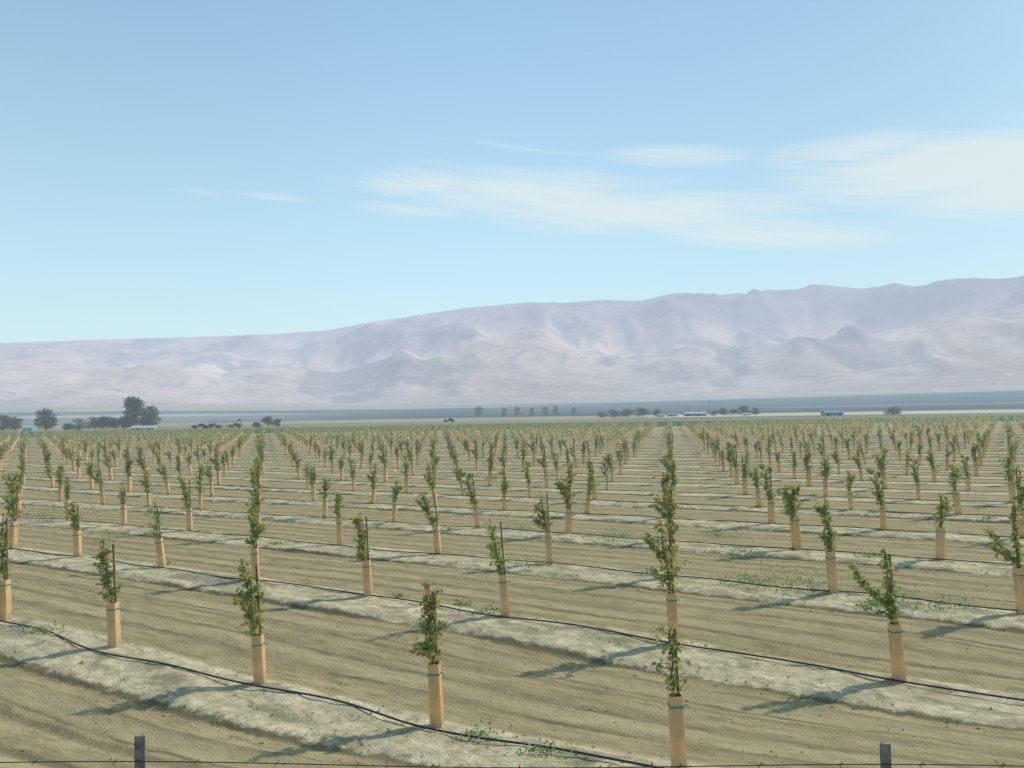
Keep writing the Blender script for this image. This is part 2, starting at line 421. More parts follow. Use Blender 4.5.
# ------------------------------------------------------------------ saplings
def sap_meshes(name, rnd, gh=.6, th=1.4, lean=0., nleaf=230, spread=.13, red=.12, yellow=.0, side=None, bare=0., leafsize=.06, quality=1):
    """guard, tie, stake, trunk, foliage as separate meshes, base at the origin"""
    S = .058
    g = MB(); o = S; i_ = S - .006
    lo, hi = -.06, gh
    sq = lambda r, z: [(-r, -r, z), (r, -r, z), (r, r, z), (-r, r, z)]
    jit = lambda L: [(x + rnd.uniform(-.004, .004), y + rnd.uniform(-.004, .004), z + rnd.uniform(-.004, .004)) for x, y, z in L]
    top_o = jit(sq(o * .98, hi)); top_i = [(x * .9, y * .9, z) for x, y, z in top_o]
    mid = jit(sq(o * 1.03, gh * .5)); bot = sq(o, lo); ibot = sq(i_, gh * .45)
    g.add(bot + mid + top_o, [(k, (k + 1) % 4, 4 + (k + 1) % 4, 4 + k) for k in range(4)] + [(4 + k, 4 + (k + 1) % 4, 8 + (k + 1) % 4, 8 + k) for k in range(4)], 0)
    g.add(top_o + top_i, [(k, (k + 1) % 4, 4 + (k + 1) % 4, 4 + k) for k in range(4)], 0)
    g.add(top_i + ibot, [(k, (k + 1) % 4, 4 + (k + 1) % 4, 4 + k) for k in range(4)] + [(7, 6, 5, 4)], 1)
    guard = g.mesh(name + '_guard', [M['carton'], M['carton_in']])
    t = MB(); tz = gh - rnd.uniform(.08, .12)
    a = sq(o * 1.07, tz); b = sq(o * 1.07, tz + .014); a2 = sq(o * 1.0, tz); b2 = sq(o * 1.0, tz + .014)
    t.add(a + b + a2 + b2, [(k, (k + 1) % 4, 4 + (k + 1) % 4, 4 + k) for k in range(4)] + [(4 + k, 4 + (k + 1) % 4, 12 + (k + 1) % 4, 12 + k) for k in range(4)] + [((k + 1) % 4, k, 8 + k, 8 + (k + 1) % 4) for k in range(4)])
    t.tube([(o * 1.05, -.01, tz + .007), (o * 1.5, -.02, tz + .015), (o * 1.9, -.015, tz - .01)], .005, 5)
    tie = t.mesh(name + '_tie', M['tie'])
    s = MB(); s.box((.028, .02, th * .46), (.022, .022, th * .92 + .1)); stake = s.mesh(name + '_stake', M['stake'])
    tr = MB(); pts = []; n = 9
    wob = [rnd.uniform(-.02, .02) for _ in range(n)]
    for k in range(n):
        f = k / (n - 1); pts.append((-.012 + wob[k] * (f > .3) + lean * f * f, -.01 + wob[-k] * .7 * (f > .3), th * f))
    tr.tube(pts, [.012 * (1 - .75 * k / (n - 1)) + .002 for k in range(n)], 6)
    def at(z):
        f = max(0, min(.999, z / th)) * (n - 1); i = int(f); a = Vector(pts[i]); b = Vector(pts[i + 1]); return a + (b - a) * (f - i)
    twigs = []
    for k in range(rnd.randint(7, 11)):
        z = gh + (th - gh) * (k + rnd.random()) / 11; p = at(z); an = rnd.uniform(0, 6.28)
        L = spread * rnd.uniform(.7, 1.5) * (1.15 - .5 * (z - gh) / (th - gh))
        e = p + Vector((math.cos(an) * L, math.sin(an) * L, L * rnd.uniform(.2, 1.3)))
        tr.tube([p, p.lerp(e, .5) + Vector((0, 0, -.01)), e], [.004, .003, .0015], 4); twigs.append((p, e, 1.))
    if side:
        for (z, dx, dz, wt) in side:
            p = at(z); e = p + Vector((dx, rnd.uniform(-.05, .05), dz)); md = p.lerp(e, .5) + Vector((0, 0, -.03))
            tr.tube([p, md, e], [.007, .005, .002], 5)
            twigs += [(p, md, wt), (md, e, wt * 1.3)]
    trunk = tr.mesh(name + '_trunk', M['bark'], True)
    f = MB()
    hot = [(rnd.uniform(0, 1)) for _ in range(3)]
    tw = [q[2] for q in twigs]
    for k in range(nleaf):
        if rnd.random() < .45:
            zf = min(1, max(0, rnd.betavariate(1.1, 1.5 + bare * 2))); z = gh + .02 + (th - gh) * zf
            p = at(z); r = abs(rnd.gauss(0, .35)) * spread; an = rnd.uniform(0, 6.28)
            p = p + Vector((math.cos(an) * r, math.sin(an) * r, 0))
        else:
            a_, b_, _ = rnd.choices(twigs, tw)[0]
            p = a_.lerp(b_, rnd.uniform(.15, 1.05)) + Vector([rnd.gauss(0, .018) for _ in range(3)])
            if p.z < gh * .9: p.z = gh * .9 + rnd.random() * .1
        zf = (p.z - gh) / (th - gh)
        pr = red * (.25 + 2.2 * max(0, zf - .45))
        mi = 1 if rnd.random() < pr else (2 if rnd.random() < yellow else 0)
        f.leaf(p, leafsize * rnd.uniform(.6, 1.25), rnd, mi)
    fol = f.mesh(name + '_foliage', [M['leaf'], M['leaf_red'], M['leaf_yellow']])
    return dict(guard=guard, tie=tie, stake=stake, trunk=trunk, foliage=fol)
def place_sap(ms, x, y, rz, tilt, sc, label, group=None):
    r = bpy.data.objects.new('orchard_sapling', None); COL.objects.link(r); r.empty_display_size = .2
    r.location = (x, y, ground(x, y)); r.rotation_euler = (tilt[1], tilt[0], rz); r.scale = (sc, sc, sc)
    for part in ('guard', 'tie', 'stake', 'trunk', 'foliage'):
        link(part, ms[part], r)
    tag(r, label, 'sapling', group or 'young trees planted in the orchard rows')
    return r

def proj(X, Y, Z):
    z = Z - H; c, s = math.cos(PITCH), math.sin(PITCH)
    yc = Y * c + z * s; zc = -Y * s + z * c; u = F * X / yc; v = -F * zc / yc
    return 512 + u * math.cos(ROLL) - v * math.sin(ROLL), 384 + u * math.sin(ROLL) + v * math.cos(ROLL), yc
lat = []
for j in range(0, 70):
    for i in range(-120, 60):
        p = O + A * i + B * j
        if not (3 < p[1] < YEND - 2): continue
        px, py, d = proj(p[0], p[1], 0)
        m_ = 30 + 60 * (p[1] < 14)
        if -m_ < px < 1024 + m_ and py < 830: lat.append((p[1], i, j, float(p[0]), float(p[1]), px))
lat.sort()
near, rest = lat[:300], lat[300:]
DX = {(-4, 1): -3, (-2, 1): 9, (-1, 1): 5, (0, 1): -3, (-5, 2): -5, (0, 2): -4, (-5, 3): 3, (0, 3): -2, (-2, 3): 4, (-1, 3): 5, (2, 3): -5}
HERO = {
 (-4, 1): (dict(gh=.60, th=1.60, red=.25, nleaf=200, spread=.07), 0, 'orchard sapling cut by the left edge of the photo, nearest row'),
 (-3, 1): (dict(gh=.58, th=1.42, red=.06, nleaf=230, spread=.10, lean=-.10), .03, 'slim dark green sapling in the nearest row, second guard from the left edge'),
 (-2, 1): (dict(gh=.54, th=1.42, red=.07, nleaf=430, spread=.17, lean=-.12, yellow=.12), .05, 'bushiest sapling in the nearest row, crown hanging left of its guard, with a reddish tip'),
 (-1, 1): (dict(gh=.62, th=1.40, red=.28, nleaf=330, spread=.14, lean=.0, side=[(1.1, .07, .12, 1.0), (.8, -.16, .02, 1.4)]), .02, 'sapling with bright red shoots above a tall pale orange guard in the front centre'),
 (0, 1): (dict(gh=.62, th=1.22, red=.04, yellow=.5, nleaf=90, spread=.12), .01, 'sparse sapling at the bottom edge of the photo with a teal tie round its guard'),
 (-5, 2): (dict(gh=.56, th=1.15, red=.05, nleaf=220, spread=.12, lean=-.06), .02, 'small green sapling in the second row, first complete one from the left'),
 (-4, 2): (dict(gh=.56, th=1.25, red=.02, nleaf=120, spread=.14, bare=.3), .16, 'small sapling whose guard leans most, second row at the left'),
 (-3, 2): (dict(gh=.56, th=1.45, red=.05, nleaf=300, spread=.14), .02, 'sapling hidden behind the bushy one of the nearest row'),
 (-2, 2): (dict(gh=.58, th=1.35, red=.16, nleaf=300, spread=.12, lean=-.10), .03, 'dark green sapling with a reddish top left of centre in the second row'),
 (-1, 2): (dict(gh=.62, th=1.45, red=.03, nleaf=170, spread=.15, bare=.6, lean=-.12), .06, 'sapling with one clump of leaves on a bare stem, standing behind the front centre one'),
 (0, 2): (dict(gh=.66, th=1.65, red=.08, yellow=.45, nleaf=380, spread=.2, lean=-.10, side=[(1.1, -.24, .3, 2.)]), 0, 'tall yellow green sapling right of centre, second row, in the aligned column'),
 (1, 2): (dict(gh=.64, th=1.5, red=.04, nleaf=340, spread=.08, bare=.1, side=[(.82, -.40, .50, 11.), (.75, -.34, .12, 5.), (.80, -.30, .34, 6.)]), .06, 'sapling with a long leafy branch reaching left from a bare brown stake, right foreground'),
 (2, 2): (dict(gh=.6, th=1.4, red=.1, nleaf=200), .03, 'sapling just past the right edge in the second row'),
 (-7, 3): (dict(gh=.58, th=1.3, nleaf=160, red=.1), .04, 'sapling in the third row, cut near the left edge of the photo'),
 (-6, 3): (dict(gh=.56, th=1.1, nleaf=120, spread=.09), .02, 'small faint sapling in the third row, left part of the photo'),
 (-5, 3): (dict(gh=.58, th=1.35, nleaf=260, spread=.14, lean=-.12), .03, 'sapling in the third row with a full green crown, between two small ones'),
 (-4, 3): (dict(gh=.60, th=1.75, nleaf=330, spread=.15, lean=-.08, red=.10), .0, 'tall leafy sapling of the third row behind the bushy front one'),
 (-3, 3): (dict(gh=.60, th=1.2, nleaf=180, spread=.1, red=.3), .0, 'reddish sapling in the third row left of centre'),
 (-2, 3): (dict(gh=.58, th=1.3, nleaf=260, spread=.12, lean=-.24, side=[(.9, -.22, .25, 2.5)]), .08, 'sapling leaning left with a dense crown, third row left of centre'),
 (-1, 3): (dict(gh=.60, th=1.4, nleaf=280, spread=.16, lean=-.1, side=[(.7, -.2, .15, 2.)], yellow=.2), .03, 'wide light green sapling near the centre of the third row'),
 (0, 3): (dict(gh=.60, th=1.6, nleaf=380, spread=.16, red=.15, side=[(1.0, -.25, .25, 2.)]), .0, 'third sapling up the aligned column right of centre'),
 (1, 3): (dict(gh=.66, th=1.55, nleaf=330, spread=.13, red=.05, bare=.1), .05, 'full dark green sapling on a leaning guard, third row right of centre'),
 (2, 3): (dict(gh=.64, th=1.6, nleaf=320, spread=.08, side=[(.7, -.42, .5, 10.), (.7, -.34, .26, 5.)], yellow=.2), .03, 'sapling with a leafy branch arching left at the right edge of the photo'),
}
rnd = random.Random(7)
variants = [sap_meshes('variant', random.Random(100 + k), gh=rnd.uniform(.54, .64), th=rnd.uniform(1.15, 1.6), lean=rnd.uniform(-.2, .06), nleaf=rnd.randint(220, 460),
            spread=rnd.uniform(.11, .2), red=rnd.choice([.02, .08, .2, .35]), yellow=rnd.choice([0, .15, .4]), bare=rnd.choice([0, .2, .6]), leafsize=.080,
            side=rnd.choice([None, None, [(.8, -.25, .3, 3.)], [(.9, .18, .25, 2.)]])) for k in range(16)]
ORD = ['leftmost', 'second', 'third', 'fourth', 'fifth', 'sixth', 'seventh', 'eighth', 'ninth', 'tenth', 'eleventh', 'twelfth', 'thirteenth', 'fourteenth', 'fifteenth', 'sixteenth', 'seventeenth', 'eighteenth', 'nineteenth', 'twentieth']
ROWN = {0: 'row nearest the fence', 1: 'nearest row', 2: 'second row', 3: 'third row', 4: 'fourth row', 5: 'fifth row', 6: 'sixth row', 7: 'seventh row', 8: 'eighth row'}
byrow = {}
for q in near:
    if -5 < q[5] < 1029: byrow.setdefault(q[2], []).append(q)
for k in byrow: byrow[k].sort(key=lambda q: q[5])
for (Y_, i, j, x, y, px) in near:
    if j == 0: 
        if (i, j) not in HERO and not (0 <= px <= 1024): continue
    x += DX.get((i, j), 0) * y / F
    rz = rnd.uniform(-.35, .35)
    if (i, j) in HERO:
        kw, tl, lab = HERO[(i, j)]
        kw = dict(kw); kw['nleaf'] = int(kw.get('nleaf', 200) * 1.9); kw.setdefault('leafsize', .056)
        ms = sap_meshes('hero', random.Random(1000 + i * 31 + j * 7), **kw)
        place_sap(ms, x, y, rnd.uniform(-.15, .15), (-(tl * .6 + .025), rnd.uniform(-.02, .02)), 1., lab)
    else:
        v = rnd.randrange(16)
        row = byrow.get(j, []); idx = [q[1] for q in row].index(i) if any(q[1] == i for q in row) else None
        grp = None
        if idx is not None and j in ROWN and idx < 20:
            lab = '%s sapling from the left in the %s of the orchard' % (ORD[idx], ROWN[j]) if idx else 'leftmost sapling in the %s of the orchard' % ROWN[j]
        elif idx is None:
            lab = 'orchard sapling standing just outside the edge of the photo'; grp = 'saplings beyond the photo edges'
        else:
            lab = 'small sapling in an orange guard, in the orchard rows beyond the eighth'; grp = 'saplings in the farther orchard rows'
        x += rnd.gauss(0, .05); y += rnd.gauss(0, .05)
        place_sap(variants[v], x, y, rz + rnd.choice([0, 0, 0, math.pi / 2]), (rnd.gauss(-.05, .06), rnd.gauss(0, .04)), rnd.uniform(.82, 1.14), lab, grp)
# the rest of the orchard, past the 300 nearest
sb = MB(); rs = random.Random(5)
for (Y_, i, j, x, y, px) in rest:
    x += rs.gauss(0, .05); y += rs.gauss(0, .05); z = float(base_z(x, y)) + .1
    gh = rs.uniform(.5, .62); th = rs.uniform(1.1, 1.65); ln = rs.gauss(-.05, .04)
    sb.box((x, y, z + gh / 2), (.12, .12, gh), 0, rs.uniform(-.3, .3))
    big = rs.uniform(.8, 1.4); sp = rs.uniform(.09, .17)
    mi0 = rs.choices([1, 3], [4, 1])[0]
    for k in range(58):
        zf = rs.betavariate(1.1, 1.4); r = abs(rs.gauss(0, 1)) * sp; an = rs.uniform(0, 6.28)
        sb.leaf((x + math.cos(an) * r + ln * zf * 2, y + math.sin(an) * r, z + gh * .86 + (th - gh * .86) * zf), .14 * big, rs, 2 if rs.random() < .07 else mi0)
o = link('distant_orchard_saplings', sb.mesh('distant_orchard_saplings', [M['carton'], M['leaf'], M['leaf_red'], M['leaf_yellow']]))
tag(o, 'mass of tiny saplings in orange guards filling the far end of the orchard', 'saplings', kind='stuff')

# ------------------------------------------------------------------ drip hoses, one per row
rh = random.Random(3)
ROWORD = ['lowest', 'second lowest', 'third lowest', 'fourth lowest', 'fifth lowest', 'sixth lowest', 'seventh lowest', 'eighth lowest', 'ninth lowest', 'tenth lowest']
for j in range(1, 27):
    vj = V0 + (j - 1) * PER
    pts = []; st = .22 if j < 5 else (.5 if j < 12 else 1.5)
    # along-row extent inside the view wedge
    us = []
    u = -400
    while u < 60:
        X = u * ah[0] + vj * nh[0]; Y = u * ah[1] + vj * nh[1]
        if abs(X) < .72 * Y + 2 and 2 < Y < YEND: us.append(u)
        u += st
    ph = rh.uniform(0, 6)
    for u in us:
        dv = -.09 + .07 * math.sin(u * .9 + ph) + .05 * math.sin(u * 2.3 + ph * 2) + .06 * math.sin(u * .31 + ph)
        v_ = vj + dv; X = u * ah[0] + v_ * nh[0]; Y = u * ah[1] + v_ * nh[1]
        pts.append((X, Y, ground(X, Y) + .022))
    mb = MB(); mb.tube(pts, .011, 6)
    o = link('drip_hose', mb.mesh('drip_hose', M['hose'], True))
    if j <= 10: tag(o, 'black drip hose along the pale bed, %s in the photo' % ROWORD[j - 1], 'hose', 'black drip hoses along the tree rows')
    else: tag(o, 'black drip hose seen as a thin dark line beyond the tenth tree row', 'hose', 'black drip hoses in the farther rows')

# ------------------------------------------------------------------ soil clods, weeds (uncountable)
rc = random.Random(9); cb = MB()
def clod(p, s):
    a = rc.uniform(0, 6.28); n = 5; vs = []
    for k in range(n):
        an = a + k * 2 * math.pi / n; rr = s * rc.uniform(.7, 1.2); vs.append((p[0] + rr * math.cos(an), p[1] + rr * math.sin(an), p[2] - s * .3))
    for k in range(n):
        an = a + k * 2 * math.pi / n; rr = s * rc.uniform(.45, .8); vs.append((p[0] + rr * math.cos(an), p[1] + rr * math.sin(an), p[2] + s * rc.uniform(.3, .7)))
    cb.add(vs, [(k, (k + 1) % n, n + (k + 1) % n, n + k) for k in range(n)] + [tuple(range(n, 2 * n))], 0)
cl = []
for k in range(15000):
    Y = 3 + 22 * rc.random() ** .8; X = rc.uniform(-1, 1) * (.7 * Y + 1)
    d, _ = row_d(X, Y); d = float(d); onb = -1.15 < d < .4
    if onb and rc.random() < .35 or (not onb and rc.random() < .75): continue
    cl.append((X, Y, rc.uniform(.006, .016) * (1.5 if onb and rc.random() < .25 else 1)))
cx = np.array(cl); zz = base_z(cx[:, 0], cx[:, 1]) + berm_z(cx[:, 0], cx[:, 1])[0]
for (X, Y, s), z in zip(cl, zz): clod((X, Y, float(z)), s)
tag(link('soil_clods', cb.mesh('soil_clods', M['field'])), 'small dry clods scattered over the beds and tilled strips', 'clods', kind='stuff')
wb = MB(); rw = random.Random(12)
def tuft(X, Y, s, n):
    z = ground(X, Y)
    for k in range(n):
        wb.leaf((X + rw.gauss(0, s), Y + rw.gauss(0, s * .6), z + abs(rw.gauss(0, s * .35))), rw.uniform(.018, .045), rw, 0, -.5)
spots = []
for c_ in range(95):
    j = rw.randint(1, 8); u = rw.uniform(-70, 12); v_ = V0 + (j - 1) * PER + rw.choice([rw.gauss(.22, .18), rw.uniform(-.9, .5)])
    X = u * ah[0] + v_ * nh[0]; Y = u * ah[1] + v_ * nh[1]
    if 5 < Y < 40 and abs(X) < .7 * Y: spots.append((X, Y, rw.uniform(.06, .2)))
def px_spot(px, py, s):
    x, y, z = pix_dir(px, py); k = -H / z; spots.append((x * k, y * k, s))
for q in [(780, 590, .4), (810, 594, .5), (750, 588, .3), (165, 570, .1), (540, 572, .2), (463, 605, .1), (400, 600, .08), (480, 726, .12), (540, 745, .1), (900, 600, .2), (940, 610, .3), (720, 540, .3), (610, 545, .3), (100, 545, .4), (60, 520, .5), (735, 560, .25)]: px_spot(*q)
for X, Y, s in spots: tuft(X, Y, s, int(50 + 520 * s))
tag(link('weeds', wb.mesh('weeds', M['weed'])), 'low green weeds sprouting along the pale beds', 'weeds', kind='stuff')

# ------------------------------------------------------------------ green crop beyond the orchard
gb = MB(); rg = random.Random(21)
for k in range(46000):
    Y = YEND + 3 + 62 * rg.random() ** 1.35; X = rg.uniform(-1, 1) * (.74 * Y + 8)
    hgt = .42 * (.75 + .5 * mnoise.noise(Vector((X * .06, Y * .2, 0))))
    gb.leaf((X, Y, -.2 + hgt * rg.random() ** .5 + .05), rg.uniform(.22, .45), rg, 0, -.1)
tag(link('green_crop', gb.mesh('green_crop', M['crop'])), 'band of low green crop along the far edge of the orchard', 'crop', kind='stuff')

# ------------------------------------------------------------------ far trees, sheds
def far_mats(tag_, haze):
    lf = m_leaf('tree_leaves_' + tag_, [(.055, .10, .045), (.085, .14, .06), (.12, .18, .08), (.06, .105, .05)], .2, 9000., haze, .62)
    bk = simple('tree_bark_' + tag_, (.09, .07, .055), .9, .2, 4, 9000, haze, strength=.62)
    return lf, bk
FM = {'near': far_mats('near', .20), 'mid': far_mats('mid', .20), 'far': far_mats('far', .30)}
def tree(px, dist, h, w, label, key='near', lobes=None, group='trees beyond the orchard', name='shade_tree', seed=0, low=.02, bush=False):
    r_ = random.Random(seed + int(px) * 13)
    x, y, z = pix_dir(px, 412); X = x / y * dist; Y = dist; bz = -.25
    lf, bk = FM[key]
    root = bpy.data.objects.new(name, None); COL.objects.link(root); root.location = (X, Y, bz)
    tr = MB(); cr = MB()
    n = 1 if not bush else 3
    lob = []
    if lobes is None:
        for k in range(14):
            a = r_.uniform(0, 6.28); fz = r_.uniform(0, 1); rr = w * .5 * r_.uniform(.1, .7) * (1 - .55 * fz * fz); zz_ = h * (low + .14 + (.70 - low) * fz)
            lob.append((math.cos(a) * rr, math.sin(a) * rr * .8, zz_, w * r_.uniform(.22, .34), h * r_.uniform(.15, .24)))
    else:
        lob = [(a * w, r_.uniform(-.15, .15) * w, b * h, c * w, d * h) for a, b, c, d in lobes]
    tr.tube([(0, 0, -.3), (r_.uniform(-.02, .02) * h, 0, h * .22), (0, 0, h * .5), (.02 * w, 0, h * .72)], [h * .035, h * .027, h * .018, h * .006], 7)
    for (a, b, c, d, e) in lob:
        s0 = h * r_.uniform(.15, .35)
        tr.tube([(0, 0, s0), (a * .5, b * .5, (s0 + c) * .5 - h * .02), (a, b, c)], [h * .013, h * .009, h * .003], 5)
    vol = sum(q[3] ** 2 for q in lob)
    ls = max(.2, h * .06)
    for (a, b, c, d, e) in lob:
        for k in range(int(2600 * d * d / vol)):
            v = Vector([r_.gauss(0, 1) for _ in range(3)]); v.normalize(); rr = r_.random() ** .45 * (1 + .25 * mnoise.noise(v * 2.2 + Vector((a, b, c))))
            cr.leaf((a + v.x * d * rr, b + v.y * d * rr, max(.05, c + v.z * e * rr)), ls * r_.uniform(.6, 1.3), r_)
    link('trunk', tr.mesh(name + '_trunk', bk, True), root); link('crown', cr.mesh(name + '_crown', lf), root)
    tag(root, label, 'bush' if bush else 'tree', group)
    return root
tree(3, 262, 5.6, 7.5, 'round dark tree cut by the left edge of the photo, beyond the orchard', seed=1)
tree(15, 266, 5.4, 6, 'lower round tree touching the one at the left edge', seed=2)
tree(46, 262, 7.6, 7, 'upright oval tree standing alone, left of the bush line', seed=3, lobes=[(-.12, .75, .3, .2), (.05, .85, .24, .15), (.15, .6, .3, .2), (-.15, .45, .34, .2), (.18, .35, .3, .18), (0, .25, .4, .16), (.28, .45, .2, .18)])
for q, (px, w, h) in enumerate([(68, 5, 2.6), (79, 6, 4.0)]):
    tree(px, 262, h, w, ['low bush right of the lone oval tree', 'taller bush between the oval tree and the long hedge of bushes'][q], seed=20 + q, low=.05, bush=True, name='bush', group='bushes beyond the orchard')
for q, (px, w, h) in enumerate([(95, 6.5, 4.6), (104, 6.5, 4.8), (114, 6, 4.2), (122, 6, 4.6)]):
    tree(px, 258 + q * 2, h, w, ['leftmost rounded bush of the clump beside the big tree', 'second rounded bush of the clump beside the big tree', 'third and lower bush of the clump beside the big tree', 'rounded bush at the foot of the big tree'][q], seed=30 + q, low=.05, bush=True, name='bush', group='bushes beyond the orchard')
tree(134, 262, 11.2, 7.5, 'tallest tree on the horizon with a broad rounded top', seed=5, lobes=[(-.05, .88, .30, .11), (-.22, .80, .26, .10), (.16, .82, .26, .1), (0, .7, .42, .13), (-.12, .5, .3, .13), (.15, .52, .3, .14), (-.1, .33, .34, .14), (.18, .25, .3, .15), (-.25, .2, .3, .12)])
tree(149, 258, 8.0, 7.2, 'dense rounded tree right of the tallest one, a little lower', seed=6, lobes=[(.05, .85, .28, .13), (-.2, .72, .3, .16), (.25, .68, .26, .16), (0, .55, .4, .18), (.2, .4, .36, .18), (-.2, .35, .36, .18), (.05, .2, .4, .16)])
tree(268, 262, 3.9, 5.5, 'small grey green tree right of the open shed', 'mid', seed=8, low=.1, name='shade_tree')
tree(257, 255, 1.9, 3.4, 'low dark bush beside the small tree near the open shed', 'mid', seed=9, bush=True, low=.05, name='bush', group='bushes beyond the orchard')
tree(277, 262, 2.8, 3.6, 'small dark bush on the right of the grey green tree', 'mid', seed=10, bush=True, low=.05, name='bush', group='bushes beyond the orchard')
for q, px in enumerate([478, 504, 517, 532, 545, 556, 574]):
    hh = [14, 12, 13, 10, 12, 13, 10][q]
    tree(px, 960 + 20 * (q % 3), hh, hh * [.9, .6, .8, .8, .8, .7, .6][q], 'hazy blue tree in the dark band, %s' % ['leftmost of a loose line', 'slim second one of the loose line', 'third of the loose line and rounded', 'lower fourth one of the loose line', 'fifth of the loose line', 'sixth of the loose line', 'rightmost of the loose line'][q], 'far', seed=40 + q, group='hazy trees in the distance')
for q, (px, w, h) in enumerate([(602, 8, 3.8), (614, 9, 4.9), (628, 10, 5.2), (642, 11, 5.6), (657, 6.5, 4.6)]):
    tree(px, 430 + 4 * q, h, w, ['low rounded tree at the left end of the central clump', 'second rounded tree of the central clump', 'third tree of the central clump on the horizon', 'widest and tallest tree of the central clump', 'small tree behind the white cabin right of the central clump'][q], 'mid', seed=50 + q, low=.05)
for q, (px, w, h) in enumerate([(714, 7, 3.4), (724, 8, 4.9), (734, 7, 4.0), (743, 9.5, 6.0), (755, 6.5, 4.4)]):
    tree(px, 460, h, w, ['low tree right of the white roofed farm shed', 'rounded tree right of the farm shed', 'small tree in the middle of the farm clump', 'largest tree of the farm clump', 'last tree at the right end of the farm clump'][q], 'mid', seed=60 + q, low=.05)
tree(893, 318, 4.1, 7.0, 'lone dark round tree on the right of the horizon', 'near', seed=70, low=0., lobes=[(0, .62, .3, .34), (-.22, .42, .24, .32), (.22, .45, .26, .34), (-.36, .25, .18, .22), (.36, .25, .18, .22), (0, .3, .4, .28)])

def at_px(px, dist): x, y, z = pix_dir(px, 412); return x / y * dist
def gable(name, px, dist, w, d, h, rh_, mats, label, cat='shed', doors=2, open_=False, group='farm buildings beyond the orchard', dz=-.25):
    root = bpy.data.objects.new(name, None); COL.objects.link(root); root.location = (at_px(px, dist), dist, dz)
    if not open_:
        mb = MB(); mb.box((0, 0, h / 2), (w, d, h)); mb.add([(-w / 2, -d / 2, h), (-w / 2, d / 2, h), (-w / 2, 0, h + rh_)], [(0, 1, 2)]); mb.add([(w / 2, -d / 2, h), (w / 2, d / 2, h), (w / 2, 0, h + rh_)], [(0, 1, 2)])
        link('wall', mb.mesh('wall', mats[0]), root)
        for k in range(doors):
            x0 = -w / 2 + w * (k + .5) / doors
            if k % 2 == 0:
                db = MB(); db.box((x0, -d / 2 - .03, h * .4), (w * .16, .06, h * .78)); link('door', db.mesh('door', mats[2]), root)
            else:
                db = MB(); db.box((x0, -d / 2 - .03, h * .58), (w * .12, .06, h * .3)); link('window', db.mesh('window', mats[2]), root)
    else:
        for k in range(4):
            for s in (-1, 1):
                pb = MB(); pb.tube([(-w / 2 + .2 + k * (w - .4) / 3, s * (d / 2 - .2), -.1), (-w / 2 + .2 + k * (w - .4) / 3, s * (d / 2 - .2), h)], .1, 6); link('post', pb.mesh('post', mats[0]), root)
    rb = MB(); e = .35; t_ = .14
    for s in (-1, 1):
        y0 = s * (d / 2 + e); z0 = h - rh_ * e / (d / 2)
        vs = [(-w / 2 - e, y0, z0), (w / 2 + e, y0, z0), (w / 2 + e, 0, h + rh_), (-w / 2 - e, 0, h + rh_)]
        rb.add(vs + [(a, b, c + t_) for a, b, c in vs], [(0, 1, 2, 3), (7, 6, 5, 4), (0, 4, 5, 1), (1, 5, 6, 2), (3, 7, 4, 0)])
    link('roof', rb.mesh('roof', mats[1]), root)
    tag(root, label, cat, group); return root
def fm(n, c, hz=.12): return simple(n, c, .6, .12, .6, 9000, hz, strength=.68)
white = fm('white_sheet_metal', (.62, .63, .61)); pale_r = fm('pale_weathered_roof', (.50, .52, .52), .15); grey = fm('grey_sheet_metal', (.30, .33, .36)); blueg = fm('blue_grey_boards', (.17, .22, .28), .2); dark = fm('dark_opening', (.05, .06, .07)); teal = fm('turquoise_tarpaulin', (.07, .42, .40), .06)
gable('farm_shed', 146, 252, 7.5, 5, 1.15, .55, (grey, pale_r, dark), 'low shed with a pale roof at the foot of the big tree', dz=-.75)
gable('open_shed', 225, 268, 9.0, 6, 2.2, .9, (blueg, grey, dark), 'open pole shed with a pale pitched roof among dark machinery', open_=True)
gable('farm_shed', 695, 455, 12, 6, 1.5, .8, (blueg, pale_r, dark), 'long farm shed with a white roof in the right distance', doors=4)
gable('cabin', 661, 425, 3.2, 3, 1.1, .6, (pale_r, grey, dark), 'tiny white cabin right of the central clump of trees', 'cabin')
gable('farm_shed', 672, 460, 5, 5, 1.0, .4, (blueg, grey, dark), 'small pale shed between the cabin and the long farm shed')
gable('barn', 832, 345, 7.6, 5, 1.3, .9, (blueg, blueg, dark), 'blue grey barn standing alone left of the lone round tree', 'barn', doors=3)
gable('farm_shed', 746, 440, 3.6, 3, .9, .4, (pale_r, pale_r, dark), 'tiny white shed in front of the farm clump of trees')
# turquoise covered stack
root = bpy.data.objects.new('covered_stack', None); COL.objects.link(root); root.location = (at_px(29, 250), 250, -.25)
mb = MB(); mb.box((0, 0, .5), (2.9, 2, 1.0)); link('stack', mb.mesh('stack', grey), root)
mb = MB(); w2 = 1.5
mb.add([(-w2, -1.05, .55), (w2, -1.05, .5), (w2, -.8, 1.2), (-w2 + .2, -.7, 1.1), (-w2, 1.05, .6), (w2, 1.05, .6), (w2, .8, 1.2), (-w2 + .2, .8, 1.15), (0, 0, 1.45)], [(0, 1, 2, 3), (5, 4, 7, 6), (3, 2, 8), (2, 6, 8), (6, 7, 8), (7, 3, 8), (0, 3, 7, 4), (1, 5, 6, 2)])
link('tarpaulin', mb.mesh('tarpaulin', teal), root); tag(root, 'stack under a turquoise tarpaulin left of the lone oval tree', 'stack')
